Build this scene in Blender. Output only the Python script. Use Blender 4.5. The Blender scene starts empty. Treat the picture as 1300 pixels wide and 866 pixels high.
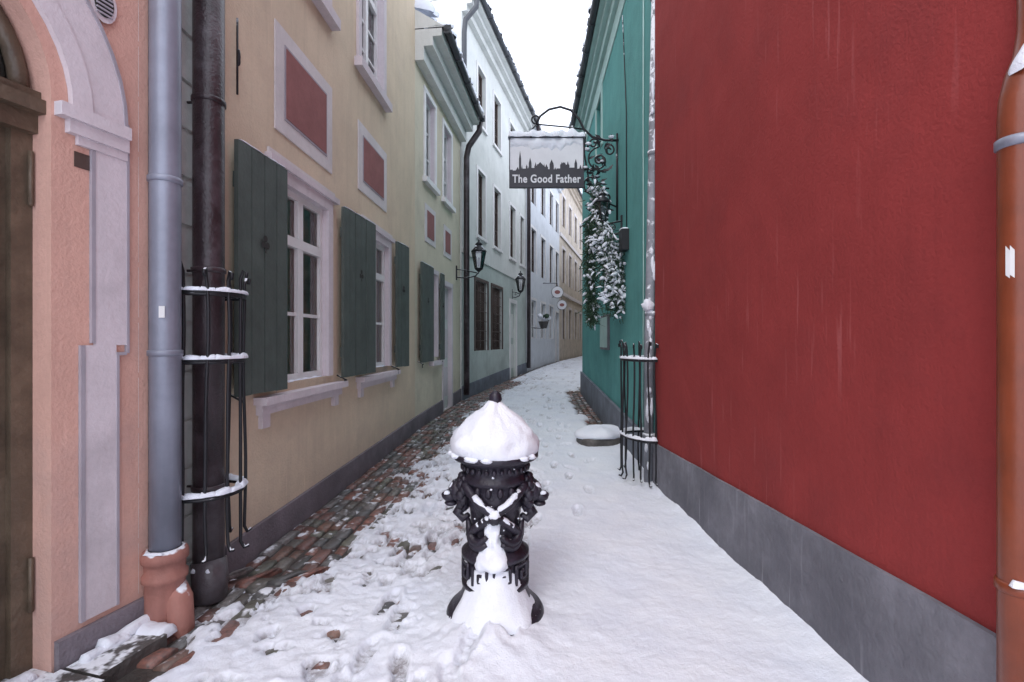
import bpy, math, random
import numpy as np
from mathutils import Vector, noise as mn
random.seed(7); rng=np.random.RandomState(11)
scene=bpy.context.scene
R=math.radians

# ------------------------------------------------------------------ materials
def newmat(name):
    m=bpy.data.materials.new(name); m.use_nodes=True
    nt=m.node_tree; b=nt.nodes['Principled BSDF']; return m,nt,b
def N(nt,t,**kw):
    n=nt.nodes.new(t)
    for k,v in kw.items():
        if hasattr(n,k): setattr(n,k,v)
    return n
def noise_node(nt,scale,detail=3,rough=.6,vec=None):
    n=N(nt,'ShaderNodeTexNoise'); n.inputs['Scale'].default_value=scale
    n.inputs['Detail'].default_value=detail; n.inputs['Roughness'].default_value=rough
    if vec is not None: nt.links.new(vec,n.inputs['Vector'])
    return n
def ramp(nt,src,p0,p1,c0=(0,0,0,1),c1=(1,1,1,1)):
    r=N(nt,'ShaderNodeValToRGB'); e=r.color_ramp.elements
    e[0].position=p0;e[1].position=p1;e[0].color=c0;e[1].color=c1
    nt.links.new(src,r.inputs[0]); return r
def mix(nt,fac,a,b):
    m=N(nt,'ShaderNodeMix'); m.data_type='RGBA'
    if isinstance(fac,(int,float)): m.inputs[0].default_value=fac
    else: nt.links.new(fac,m.inputs[0])
    for i,v in ((6,a),(7,b)):
        if isinstance(v,tuple): m.inputs[i].default_value=(v[0],v[1],v[2],1)
        else: nt.links.new(v,m.inputs[i])
    return m.outputs[2]
def mul(nt,a,k):
    mm=N(nt,'ShaderNodeMath',operation='MULTIPLY'); nt.links.new(a,mm.inputs[0]); mm.inputs[1].default_value=k; return mm.outputs[0]
def snow_fac(nt,amount,scale=9):
    g=N(nt,'ShaderNodeNewGeometry'); s=N(nt,'ShaderNodeSeparateXYZ'); nt.links.new(g.outputs['Normal'],s.inputs[0])
    tc=N(nt,'ShaderNodeTexCoord'); n=noise_node(nt,scale,3,.65,tc.outputs['Object'])
    a=N(nt,'ShaderNodeMath',operation='MULTIPLY_ADD'); nt.links.new(n.outputs[0],a.inputs[0]); a.inputs[1].default_value=1.6
    nt.links.new(s.outputs[2],a.inputs[2])
    r=ramp(nt,mul(nt,a.outputs[0],.5),(1.45-amount)/2,(1.6-amount)/2); return r.outputs[0]
def M(name,col,rough=.7,metal=0,var=.15,vs=3,bump=.1,bs=60,snow=None,stain=0,spec=.5,streak=0,stc=None,snowscale=9,plaster=False,scuff=0,wave=.14):
    m,nt,b=newmat(name); tc=N(nt,'ShaderNodeTexCoord'); V=tc.outputs['Object']
    dark=tuple(c*(1-var) for c in col); lite=tuple(min(1,c*(1+var)) for c in col)
    n=noise_node(nt,vs,4,.65,V); r=ramp(nt,n.outputs[0],.3,.7)
    c=mix(nt,r.outputs[0],dark,lite)
    if plaster:
        nf=noise_node(nt,38,2,.7,V); rf_=ramp(nt,nf.outputs[0],.45,.75); c=mix(nt,mul(nt,rf_.outputs[0],.25),c,tuple(x*.75 for x in col))
    if streak:
        mp=N(nt,'ShaderNodeMapping'); mp.inputs['Scale'].default_value=(9,9,.6); nt.links.new(V,mp.inputs[0])
        n3=noise_node(nt,1,3,.7,mp.outputs[0]); r3=ramp(nt,n3.outputs[0],.5,.75)
        c=mix(nt,mul(nt,r3.outputs[0],streak),c,tuple(x*.55 for x in col))
    if stain:
        n2=noise_node(nt,1.3,5,.72,V)
        sp=N(nt,'ShaderNodeSeparateXYZ'); nt.links.new(V,sp.inputs[0])
        mr=N(nt,'ShaderNodeMapRange'); nt.links.new(sp.outputs[2],mr.inputs[0])
        mr.inputs[1].default_value=0;mr.inputs[2].default_value=1.3;mr.inputs[3].default_value=.2;mr.inputs[4].default_value=0
        ad=N(nt,'ShaderNodeMath',operation='ADD'); nt.links.new(n2.outputs[0],ad.inputs[0]); nt.links.new(mr.outputs[0],ad.inputs[1])
        r2=ramp(nt,ad.outputs[0],.53,.75)
        c=mix(nt,mul(nt,r2.outputs[0],stain),c,stc or tuple(x*.5 for x in col))
    if scuff:
        mp=N(nt,'ShaderNodeMapping'); mp.inputs['Scale'].default_value=(26,26,1.6); nt.links.new(V,mp.inputs[0])
        n5=noise_node(nt,1,2,.6,mp.outputs[0]); n6=noise_node(nt,1.1,2,.6,V)
        r5=ramp(nt,n5.outputs[0],.62,.72); r6=ramp(nt,n6.outputs[0],.45,.62)
        q=N(nt,'ShaderNodeMath',operation='MULTIPLY'); nt.links.new(r5.outputs[0],q.inputs[0]); nt.links.new(r6.outputs[0],q.inputs[1])
        c=mix(nt,mul(nt,q.outputs[0],scuff),c,tuple(min(1,x*1.25+.08) for x in col))
    nb=noise_node(nt,bs,3,.6,V); bp=N(nt,'ShaderNodeBump'); bp.inputs['Strength'].default_value=bump; bp.inputs['Distance'].default_value=.02
    nt.links.new(nb.outputs[0],bp.inputs['Height'])
    if plaster:
        nl=noise_node(nt,2.6,2,.5,V); bl=N(nt,'ShaderNodeBump'); bl.inputs['Strength'].default_value=wave; bl.inputs['Distance'].default_value=.12
        nt.links.new(nl.outputs[0],bl.inputs['Height']); nt.links.new(bl.outputs[0],bp.inputs['Normal'])
    nt.links.new(bp.outputs[0],b.inputs['Normal'])
    b.inputs['Roughness'].default_value=rough; b.inputs['Metallic'].default_value=metal
    b.inputs['Specular IOR Level'].default_value=.2 if plaster else spec
    if snow is not None:
        f=snow_fac(nt,snow,snowscale); c=mix(nt,f,c,(.80,.83,.88))
        rr=N(nt,'ShaderNodeMapRange'); nt.links.new(f,rr.inputs[0]); rr.inputs[3].default_value=rough; rr.inputs[4].default_value=.9
        nt.links.new(rr.outputs[0],b.inputs['Roughness'])
        if metal:
            r4=N(nt,'ShaderNodeMapRange'); nt.links.new(f,r4.inputs[0]); r4.inputs[3].default_value=metal; r4.inputs[4].default_value=0
            nt.links.new(r4.outputs[0],b.inputs['Metallic'])
    nt.links.new(c,b.inputs['Base Color']); return m

red=M('red_plaster',(.285,.042,.040),.9,var=.10,vs=1.4,bump=.28,bs=60,stain=.4,streak=.16,stc=(.185,.036,.038),plaster=True,scuff=.4)
redpl=M('grey_plinth',(.205,.205,.23),.85,var=.30,vs=3,bump=.35,bs=40,stain=.6,streak=.35,stc=(.11,.11,.13),plaster=True,scuff=.5)
yel=M('yellow_plaster',(.685,.565,.425),.9,var=.06,vs=1.8,bump=.28,bs=55,stain=.4,streak=.22,stc=(.48,.39,.32),plaster=True,scuff=.3)
crm=M('cream_plaster',(.67,.61,.48),.9,var=.06,vs=2,bump=.2,stain=.35,streak=.15,plaster=True)
wht=M('white_plaster',(.68,.695,.67),.9,var=.07,vs=1.5,bump=.2,stain=.45,streak=.18,stc=(.43,.47,.45),plaster=True)
whg=M('green_lower_plaster',(.50,.56,.53),.9,var=.1,vs=1.5,bump=.2,stain=.4,streak=.15,plaster=True)
blw=M('bluewhite_plaster',(.66,.69,.73),.9,var=.07,bump=.2,stain=.3,plaster=True)
tan=M('tan_stone',(.56,.49,.41),.9,var=.22,vs=3,bump=.4,bs=20,stain=.3)
pnk=M('pink_plaster',(.66,.395,.32),.9,var=.07,vs=2.2,bump=.25,bs=60,stain=.5,streak=.2,stc=(.46,.33,.30),plaster=True,scuff=.3)
trimw=M('pale_trim',(.66,.60,.63),.85,var=.07,bump=.15,stain=.4,streak=.15,plaster=True,wave=.05)
greyl=M('grey_line',(.36,.33,.37),.8,var=.15)
rust=M('rusticated',(.68,.66,.64),.9,var=.15,bump=.3,stain=.5)
teal=M('teal_plaster',(.115,.335,.32),.85,var=.12,vs=1.6,bump=.28,stain=.5,streak=.25,stc=(.08,.245,.24),plaster=True,scuff=.3)
tealL=M('teal_light',(.38,.55,.52),.8,var=.1)
plb=M('blue_plinth',(.17,.19,.23),.85,var=.25,bump=.4,stain=.4)
mauve=M('mauve_plinth',(.225,.20,.225),.85,var=.25,bump=.35,bs=50,stain=.5,plaster=True)
pan=M('panel_red',(.30,.130,.125),.85,var=.12,vs=5,bump=.2,stain=.35,plaster=True,wave=.05)
panw=M('panel_white',(.68,.64,.645),.85,var=.08,bump=.15,stain=.3,plaster=True,wave=.05)
shut=M('shutter_green',(.074,.092,.082),.6,var=.2,vs=6,bump=.2,bs=40,streak=.45,stain=.2)
wframe=M('white_paint',(.74,.73,.73),.5,var=.08)
brnf=M('brown_frame',(.09,.06,.05),.6)
wood=M('door_wood',(.118,.085,.058),.5,var=.35,vs=7,bump=.3,bs=30,streak=.6)
zinc=M('zinc_pipe',(.245,.26,.32),.42,metal=.3,var=.16,vs=4,bump=.06,streak=.4)
blk=M('black_pipe',(.034,.022,.026),.35,var=.5,vs=6,bump=.25,stain=.75,stc=(.16,.145,.16))
terra=M('terracotta_pipe',(.34,.15,.12),.65,var=.18,bump=.2,streak=.35,snow=-.05)
rustp=M('orange_pipe',(.20,.045,.018),.33,var=.22,vs=5,bump=.06,streak=.5)
whp=M('snowy_pipe',(.24,.25,.28),.6,var=.35,snow=.5,snowscale=14)
iron=M('wrought_iron',(.018,.018,.022),.5,metal=.3,var=.3,snow=.0)
castiron=M('cast_iron',(.026,.022,.034),.36,metal=.2,var=.4,vs=14,bump=.3,bs=70,snow=-.36,snowscale=18)
roof=M('roof_tiles',(.06,.055,.06),.7,var=.3,snow=.5)
gut=M('gutter',(.07,.075,.085),.5,metal=.4)
inter=M('interior_dark',(.03,.028,.026),.9)
curt=M('curtain',(.62,.47,.30),.9,var=.35,vs=5,streak=.5)
curtw=M('net_curtain',(.26,.28,.31),.9,var=.35,vs=4,streak=.4)
signw=M('sign_white',(.70,.71,.75),.6,var=.06)
signd=M('sign_dark',(.030,.030,.042),.5)
slab=M('slab_stone',(.085,.078,.074),.55,var=.4,vs=8,bump=.6,bs=25,snow=-.27)
lab=M('paper_label',(.70,.70,.70),.6,var=.05)
fir=M('fir_green',(.028,.062,.035),.7,var=.4,vs=10)
gnd=M('wet_ground',(.06,.052,.047),.5,var=.4,vs=12,bump=.5,bs=40)

def snowmat(name,attr=False):
    m,nt,b=newmat(name); tc=N(nt,'ShaderNodeTexCoord'); V=tc.outputs['Object']
    c0=mix(nt,ramp(nt,noise_node(nt,2.5,4,.6,V).outputs[0],.3,.7).outputs[0],(.73,.765,.85),(.82,.845,.90))
    if attr:
        a=N(nt,'ShaderNodeAttribute'); a.attribute_name='dirt'
        f=N(nt,'ShaderNodeMath',operation='MULTIPLY'); nt.links.new(a.outputs['Fac'],f.inputs[0])
        nn=ramp(nt,noise_node(nt,20,4,.7,V).outputs[0],.33,.6); nt.links.new(nn.outputs[0],f.inputs[1])
        c0=mix(nt,f.outputs[0],c0,(.24,.22,.225))
    nt.links.new(c0,b.inputs['Base Color']); b.inputs['Roughness'].default_value=.85
    b.inputs['Specular IOR Level'].default_value=.3
    n1=noise_node(nt,30,4,.7,V); n2=noise_node(nt,170,2,.6,V)
    bp=N(nt,'ShaderNodeBump'); bp.inputs['Strength'].default_value=.4; bp.inputs['Distance'].default_value=.02
    nt.links.new(n1.outputs[0],bp.inputs['Height'])
    bq=N(nt,'ShaderNodeBump'); bq.inputs['Strength'].default_value=.3; bq.inputs['Distance'].default_value=.006
    nt.links.new(n2.outputs[0],bq.inputs['Height']); nt.links.new(bp.outputs[0],bq.inputs['Normal'])
    nt.links.new(bq.outputs[0],b.inputs['Normal']); return m
snow=snowmat('snow'); snowg=snowmat('snow_ground',True)

m,nt,b=newmat('cobble'); cob=m
a=N(nt,'ShaderNodeAttribute'); a.attribute_name='col'; tc=N(nt,'ShaderNodeTexCoord')
nn=noise_node(nt,35,4,.7,tc.outputs['Object']); c=mix(nt,ramp(nt,nn.outputs[0],.4,.75).outputs[0],a.outputs['Color'],(.07,.062,.06))
f=snow_fac(nt,-.42,6); c=mix(nt,f,c,(.78,.8,.85)); nt.links.new(c,b.inputs['Base Color']); b.inputs['Roughness'].default_value=.36
bp=N(nt,'ShaderNodeBump'); bp.inputs['Strength'].default_value=.5; bp.inputs['Distance'].default_value=.01
nt.links.new(nn.outputs[0],bp.inputs['Height']); nt.links.new(bp.outputs[0],b.inputs['Normal'])

m,nt,b=newmat('window_glass'); glass=m
out=nt.nodes['Material Output']; nt.nodes.remove(b)
tr=N(nt,'ShaderNodeBsdfTransparent'); tr.inputs[0].default_value=(.82,.84,.84,1)
gl=N(nt,'ShaderNodeBsdfGlossy'); gl.inputs['Roughness'].default_value=.04
lw=N(nt,'ShaderNodeFresnel'); lw.inputs[0].default_value=1.6
ad=N(nt,'ShaderNodeMath',operation='ADD'); nt.links.new(lw.outputs[0],ad.inputs[0]); ad.inputs[1].default_value=.06
ms=N(nt,'ShaderNodeMixShader'); nt.links.new(ad.outputs[0],ms.inputs[0]); nt.links.new(tr.outputs[0],ms.inputs[1]); nt.links.new(gl.outputs[0],ms.inputs[2])
nt.links.new(ms.outputs[0],out.inputs[0])

# ------------------------------------------------------------------ mesh builder
def empty(name):
    e=bpy.data.objects.new(name,None); scene.collection.objects.link(e); return e
class B:
    def __init__(s): s.v=[];s.f=[];s.m=[];s.sm=[];s.mats=[]
    def mi(s,mat):
        if mat not in s.mats: s.mats.append(mat)
        return s.mats.index(mat)
    def add(s,vs,fs,mat,smooth=False):
        o=len(s.v); s.v+= [tuple(v) for v in vs]; k=s.mi(mat)
        for f in fs: s.f.append(tuple(i+o for i in f)); s.m.append(k); s.sm.append(smooth)
    def hexa(s,p,mat):
        s.add(p,[(0,3,2,1),(4,5,6,7),(0,1,5,4),(1,2,6,5),(2,3,7,6),(3,0,4,7)],mat)
    def box(s,a,b_,mat):
        x0,y0,z0=a;x1,y1,z1=b_
        s.hexa([(x0,y0,z0),(x1,y0,z0),(x1,y1,z0),(x0,y1,z0),(x0,y0,z1),(x1,y0,z1),(x1,y1,z1),(x0,y1,z1)],mat)
    def fb(s,F,d0,d1,n0,n1,z0,z1,mat,z0b=None,z1b=None):
        z0b=z0 if z0b is None else z0b; z1b=z1 if z1b is None else z1b
        s.hexa([F(d0,n0,z0),F(d0,n1,z0),F(d1,n1,z0b),F(d1,n0,z0b),F(d0,n0,z1),F(d0,n1,z1),F(d1,n1,z1b),F(d1,n0,z1b)],mat)
    def tube(s,pts,r,mat,seg=10,cap=True):
        P=[Vector(p) for p in pts]; n=len(P); rs=r if hasattr(r,'__len__') else [r]*n
        T=[(P[min(i+1,n-1)]-P[max(i-1,0)]).normalized() for i in range(n)]
        u=T[0].orthogonal().normalized(); vs=[]
        for i in range(n):
            u=(u-T[i]*u.dot(T[i])); u=u.normalized() if u.length>1e-6 else T[i].orthogonal().normalized()
            w=T[i].cross(u)
            for k in range(seg):
                a=2*math.pi*k/seg; vs.append(P[i]+(u*math.cos(a)+w*math.sin(a))*rs[i])
        fs=[(i*seg+k,i*seg+(k+1)%seg,(i+1)*seg+(k+1)%seg,(i+1)*seg+k) for i in range(n-1) for k in range(seg)]
        if cap: fs+=[tuple(range(seg))[::-1],tuple((n-1)*seg+k for k in range(seg))]
        s.add(vs,fs,mat,True)
    def lathe(s,c,prof,mat,seg=32,smooth=True,mod=None,rot=0):
        vs=[];n=len(prof)
        for (r,z) in prof:
            for k in range(seg):
                a=2*math.pi*k/seg+rot; rr=r
                dz=0
                if mod: rr,dz=mod(a,r,z)
                vs.append((c[0]+rr*math.cos(a),c[1]+rr*math.sin(a),c[2]+z+dz))
        fs=[(i*seg+k,i*seg+(k+1)%seg,(i+1)*seg+(k+1)%seg,(i+1)*seg+k) for i in range(n-1) for k in range(seg)]
        fs+=[tuple(range(seg))[::-1],tuple((n-1)*seg+k for k in range(seg))]
        s.add(vs,fs,mat,smooth)
    def blob(s,c,rad,mat,amp=.2,freq=2.0,seg=14,rings=9,seed=0):
        vs=[];
        for i in range(rings+1):
            th=math.pi*i/rings
            for k in range(seg):
                a=2*math.pi*k/seg; d=Vector((math.sin(th)*math.cos(a),math.sin(th)*math.sin(a),math.cos(th)))
                f=1+amp*mn.noise(d*freq+Vector((seed*3.7,seed*1.3,c[2]*5)))
                vs.append((c[0]+d.x*rad[0]*f,c[1]+d.y*rad[1]*f,c[2]+d.z*rad[2]*f))
        fs=[(i*seg+k,(i+1)*seg+k,(i+1)*seg+(k+1)%seg,i*seg+(k+1)%seg) for i in range(rings) for k in range(seg)]
        s.add(vs,fs,mat,True)
    def snowline(s,a,b_,w,h,seed=0,step=.03,over=0.2):
        a=Vector(a);b_=Vector(b_);L=(b_-a).length;n=max(4,int(L/step));t=(b_-a).normalized()
        side=Vector((-t.y,t.x,0)).normalized(); prof=[(-.5,0),(-.52,.35),(-.38,.8),(-.12,1),(.15,.98),(.4,.75),(.52,.3),(.5,0)];vs=[]
        for i in range(n+1):
            q=i/n; p=a.lerp(b_,q); e=min(1,6*min(q,1-q)*L/max(w,.02)+.15) ; e=min(1,e)
            f=(.65+.9*abs(mn.noise(Vector((p.x*9+seed,p.y*9,p.z*9)))))
            g=1+.5*mn.noise(Vector((p.x*14+seed+9,p.y*14,p.z*14)))
            for (u,z) in prof: vs.append(p+side*(u*w*g*(.7+.3*e))+Vector((0,0,z*h*f*e)))
        k=len(prof)
        fs=[(i*k+j,i*k+j+1,(i+1)*k+j+1,(i+1)*k+j) for i in range(n) for j in range(k-1)]
        fs+=[tuple(range(k))[::-1],tuple(n*k+j for j in range(k))]
        s.add(vs,fs,snow,True)
    def build(s,name,parent=None):
        me=bpy.data.meshes.new(name); me.from_pydata(s.v,[],s.f)
        for mt in s.mats: me.materials.append(mt)
        me.polygons.foreach_set('material_index',s.m); me.polygons.foreach_set('use_smooth',s.sm); me.update()
        o=bpy.data.objects.new(name,me); scene.collection.objects.link(o)
        if parent: o.parent=parent
        return o
def Frame(x0,y0,s_,side):
    L=math.sqrt(1+s_*s_); nx,ny=(side/L,-side*s_/L)
    return lambda d,n,z:(x0+s_*(d-y0)+n*nx,d+n*ny,z)

def wall(b,F,d0,d1,z0,z1,holes,mat,rev=.14,revmat=None,back=5.0,topz=None,low=None):
    us=sorted(set([d0,d1]+[h[0] for h in holes]+[h[1] for h in holes]))
    zs=sorted(set([z0,z1]+[h[2] for h in holes]+[h[3] for h in holes]+([low[0]] if low else [])))
    for i in range(len(us)-1):
        for j in range(len(zs)-1):
            uc=(us[i]+us[i+1])/2; zc=(zs[j]+zs[j+1])/2
            if any(h[0]<uc<h[1] and h[2]<zc<h[3] for h in holes): continue
            mt=low[1] if (low and zc<low[0]) else mat
            b.add([F(us[i],0,zs[j]),F(us[i+1],0,zs[j]),F(us[i+1],0,zs[j+1]),F(us[i],0,zs[j+1])],[(0,1,2,3)],mt)
    rm=revmat or mat
    for (a,c,e,g) in [h[:4] for h in holes]:
        for (p,q) in (((a,e),(c,e)),((c,e),(c,g)),((c,g),(a,g)),((a,g),(a,e))):
            b.add([F(p[0],0,p[1]),F(q[0],0,q[1]),F(q[0],-rev,q[1]),F(p[0],-rev,p[1])],[(0,1,2,3)],rm)
    b.add([F(d0,0,z0),F(d0,-back,z0),F(d0,-back,z1),F(d0,0,z1)],[(0,1,2,3)],mat)
    b.add([F(d1,0,z0),F(d1,-back,z0),F(d1,-back,z1),F(d1,0,z1)],[(0,1,2,3)],mat)
    b.add([F(d0,-back,z0),F(d1,-back,z0),F(d1,-back,z1),F(d0,-back,z1)],[(0,1,2,3)],mat)
    b.add([F(d0,0,z1),F(d1,0,z1),F(d1,-back,z1),F(d0,-back,z1)],[(0,1,2,3)],roof)
    b.add([F(d0+.01,-rev-.28,z0),F(d1-.01,-rev-.28,z0),F(d1-.01,-rev-.28,z1-.01),F(d0+.01,-rev-.28,z1-.01)],[(0,1,2,3)],inter)
def window(b,F,d0,d1,z0,z1,rev=.14,cols=2,rows=3,fm=None,cm=None,t=.05,mt_=.022,tr=None):
    fm=fm or wframe; n0=-rev; n1=-rev+.06
    b.fb(F,d0,d0+t,n0,n1,z0,z1,fm); b.fb(F,d1-t,d1,n0,n1,z0,z1,fm)
    b.fb(F,d0+t,d1-t,n0,n1,z0,z0+t,fm); b.fb(F,d0+t,d1-t,n0,n1,z1-t,z1,fm)
    for i in range(1,cols):
        c=d0+(d1-d0)*i/cols; w=t*.8 if cols==2 else mt_
        b.fb(F,c-w,c+w,n0+.003,n1+.006,z0+t,z1-t,fm)
    if tr is not None: b.fb(F,d0+t,d1-t,n0+.001,n1+.012,tr-.04,tr+.04,fm); zt=tr-.04
    else: zt=z1-t
    for j in range(1,rows):
        c=z0+(zt-z0)*j/rows; b.fb(F,d0+t,d1-t,n0+.01,n1-.012,c-mt_/1.5,c+mt_/1.5,fm)
    b.add([F(d0,n0+.03,z0),F(d1,n0+.03,z0),F(d1,n0+.03,z1),F(d0,n0+.03,z1)],[(0,1,2,3)],glass)
    if cm:
        K3=28; vs=[]
        for i in range(K3+1):
            q=i/K3; dd=d0-.05+(d1-d0+.1)*q; nn_=n0-.07+.022*math.sin(q*34)
            vs+=[F(dd,nn_,z0-.05),F(dd,nn_,z1+.05)]
        b.add(vs,[(2*i,2*i+2,2*i+3,2*i+1) for i in range(K3)],cm,True)
def casing(b,F,d0,d1,z0,z1,w,mat,n=.025,top=None):
    b.fb(F,d0-w,d0,0.001,n,z0,z1,mat); b.fb(F,d1,d1+w,0.001,n,z0,z1,mat); b.fb(F,d0-w,d1+w,.001,n,z1,z1+w,mat)
def eave(b,F,d0,d1,z,over,mat,roofrun=3.0,drop=.35,seed=0,snowy=True):
    b.fb(F,d0,d1,.001,over*.3,z-drop,z-drop*.55,mat)
    b.fb(F,d0,d1,.001,over*.6,z-drop*.55,z-drop*.25,mat)
    b.fb(F,d0,d1,.001,over*.9,z-drop*.25,z,mat)
    b.add([F(d0,over,z+.02),F(d1,over,z+.02),F(d1,-roofrun,z+roofrun*.75),F(d0,-roofrun,z+roofrun*.75)],[(0,1,2,3)],roof)
    b.add([F(d0,over,z+.02),F(d0,-roofrun,z+roofrun*.75),F(d0,-roofrun,z)],[(0,1,2)],mat)
    b.tube([F(d0,over+.03,z-.01),F((d0+d1)/2,over+.03,z-.02),F(d1,over+.03,z-.01)],.06,gut,8)
    k=d0
    while k<d1: b.fb(F,k,k+.03,over-.02,over+.10,z-.09,z+.04,gut); k+=.8
    if snowy: b.snowline(F(d0,over-.12,z+.03),F(d1,over-.12,z+.03),.38,.16,seed,.08)

def g(y):
    t=np.clip((np.asarray(y,float)-4)/21,0,1); return .5*(t*t*(3-2*t))*1.0
G=lambda y: float(g(y))

# ------------------------------------------------------------------ red house
P=empty('red_house'); F=Frame(1.44,4.92,-.025,-1); b=B()
wall(b,F,-1,4.92,-.3,7.2,[],red); eave(b,F,-1,4.92,7.2,.2,redpl)
b.build('walls',P); b=B()
# plinth with slightly wavering upper edge
pr=random.Random(8); d=-1.0; zt=lambda d:.66+(d+1)*(.476-.66)/5.92+.006*mn.noise(Vector((d*3,0,0)))
while d<4.92:
    e=min(d+.12,4.922); b.hexa([F(d,.001,-.3),F(d,.022,-.3),F(e,.022,-.3),F(e,.001,-.3),F(d,.001,zt(d)),F(d,.022,zt(d)),F(e,.022,zt(e)),F(e,.001,zt(e))],redpl); d=e
b.build('plinth',P)
# ------------------------------------------------------------------ teal house
P=empty('teal_house'); F=Frame(1.5,5,.04,-1); b=B()
th=[(9.0,9.7,5.1,6.1)]
wall(b,F,4.93,12.5,-.3,6.85,th,teal); b.fb(F,4.93,12.5,.001,.015,6.2,6.5,tealL); eave(b,F,4.93,12.5,6.85,.26,tealL,seed=3)
b.build('walls',P); b=B(); window(b,F,9.0,9.7,5.1,6.1,fm=shut); casing(b,F,9.0,9.7,5.1,6.1,.1,tealL); b.build('window',P)
b=B(); b.fb(F,4.93,12.51,.001,.05,-.3,.42,plb,-.3,.72); b.build('plinth',P)
b=B(); b.fb(F,8.1,9.0,.001,.04,1.35,1.95,redpl); b.fb(F,8.14,8.96,.04,.046,1.39,1.91,tealL); b.build('notice_board',P)
b=B(); b.fb(F,6.5,6.7,.001,.10,2.72,3.0,iron); b.snowline(F(6.5,.05,3.0),F(6.7,.05,3.0),.1,.035,4,.03); b.build('junction_box',P)
b=B(); b.tube([F(5.6,.015,5.9),F(5.62,.015,4),F(5.6,.015,2.2),F(5.64,.015,.5)],.008,tealL,6); b.tube([F(6.6,.015,3.0),F(6.62,.015,4.6),F(6.9,.015,6.1)],.007,iron,6); b.build('wall_cable',P)
# ------------------------------------------------------------------ far right houses
P=empty('grey_house'); F=Frame(2.1,13,.208,-1); b=B()
hh=[(d,d+.8,z,z+1.5) for d in (14.5,17,19.5,22) for z in (1.5,4.4)]
wall(b,F,12.9,25,-.3,6.4,hh,wht); eave(b,F,12.9,25,6.4,.3,wht)
for h in hh: window(b,F,*h,cm=curtw)
b.build('walls',P)
P=empty('end_house'); F=Frame(4.6,25,.31,-1); b=B(); hh=[(d,d+1,z,z+1.6) for d in (27,30,33) for z in (1.6,4.6)]
wall(b,F,25,46,-.3,7,hh,crm); eave(b,F,25,46,7,.3,crm)
for h in hh: window(b,F,*h,cm=curtw)
b.build('walls',P)

# ------------------------------------------------------------------ yellow house
YF=Frame(-1.84,3.1,.051,1)
P=empty('yellow_house'); F=YF; b=B()
w1=(3.74,4.62,1.17,2.74); w2=(5.68,6.52,1.17,2.74)
up=[(3.75,4.6,4.62,6.3),(5.5,6.3,4.62,6.3)]
w0=[w1,w2]
wall(b,F,3.1,8.0,-.3,8.3,w0+up,yel,rev=.12,revmat=trimw); eave(b,F,3.1,8.0,8.3,.3,crm,seed=5); b.build('walls',P)
b=B()
for w in w0: window(b,F,*w,rev=.09,cols=2,rows=2,cm=curt,tr=2.32,t=.055)
for w in up: window(b,F,*w,rev=.12,cols=2,rows=3,cm=curtw,tr=5.7)
b.build('windows',P); b=B()
for (a,c,e,h) in w0:
    casing(b,F,a,c,e,h,.1,trimw,.03); b.fb(F,a-.16,c+.2,.001,.055,h+.1,h+.15,trimw); b.fb(F,a-.13,c+.17,.001,.02,h+.15,h+.2,panw)
    b.fb(F,a-.3,c+.3,.001,.10,1.045,1.10,trimw); b.fb(F,a-.27,c+.27,.001,.05,.97,1.045,trimw)
    b.fb(F,a,c,-.085,.0,1.10,1.168,greyl); b.snowline(F(a+.02,-.03,1.165),F(c-.02,-.03,1.165),.05,.015,3)
    b.fb(F,a-.24,a-.14,.001,.035,.87,.97,trimw); b.fb(F,c+.12,c+.22,.001,.035,.87,.97,trimw)
for (a,c,e,h) in up:
    casing(b,F,a,c,e,h,.1,trimw,.03); b.fb(F,a-.16,c+.16,.001,.09,e-.1,e,trimw)
b.build('window_surrounds',P); b=B()
for (a,c,e,h) in [(3.71,4.74,3.12,3.95),(5.44,6.46,3.2,3.97)]:
    b.fb(F,a,c,.001,.012,e,h,panw); b.fb(F,a+.13,c-.13,.013,.018,e+.12,h-.12,greyl); b.fb(F,a+.15,c-.15,.018,.022,e+.14,h-.14,pan)
b.build('wall_panels',P)
def shutter(P,F,d0,d1,z0,z1,n=.05,ang=0.0,flip=False,nm='shutter'):
    b=B(); L=d1-d0; k=max(3,int(L/.13)); 
    def S(u,t,z): return F(d0+u*1.0,n+u*ang+t,z)
    for i in range(k):
        u0=L*i/k+.004; u1=L*(i+1)/k-.004; dz=random.uniform(-.004,.004); dn=random.uniform(-.003,.003)
        b.hexa([S(u0,0,z0+dz),S(u0,.03+dn,z0+dz),S(u1,.03+dn,z0+dz),S(u1,0,z0+dz),S(u0,0,z1+dz),S(u0,.03+dn,z1+dz),S(u1,.03+dn,z1+dz),S(u1,0,z1+dz)],shut)
    for zz in (z0+.2,z1-.3):
        b.hexa([S(.02,-.02,zz),S(.02,-.001,zz),S(L-.02,-.001,zz),S(L-.02,-.02,zz),S(.02,-.02,zz+.1),S(.02,-.001,zz+.1),S(L-.02,-.001,zz+.1),S(L-.02,-.02,zz+.1)],shut)
    c=L*.5; zc=z0+(z1-z0)*.63
    for (du,dz) in ((-.026,-.014),(.026,-.014),(0,.03)):
        vs=[S(c+du+.024*math.cos(a)*1.0,.0345,zc+dz+.024*math.sin(a)) for a in [2*math.pi*i/12 for i in range(12)]]
        b.add(vs,[tuple(range(12))],inter)
    b.add([S(c-.008,.0345,zc-.07),S(c+.008,.0345,zc-.07),S(c+.004,.0345,zc),S(c-.004,.0345,zc)],[(0,1,2,3)],inter)
    b.tube([F(d0+.02,0,z0+.02),F(d0+.0,n+.06,z0-.03)],.008,iron,6); b.tube([S(0.01,.035,z0-.02),S(.01,.035,z0-.09)],.008,iron,6)
    b.snowline(S(.02,.015,z1+.004),S(L-.02,.015,z1+.004),.03,.012,d0,.02)
    b.build(nm,P)
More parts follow.
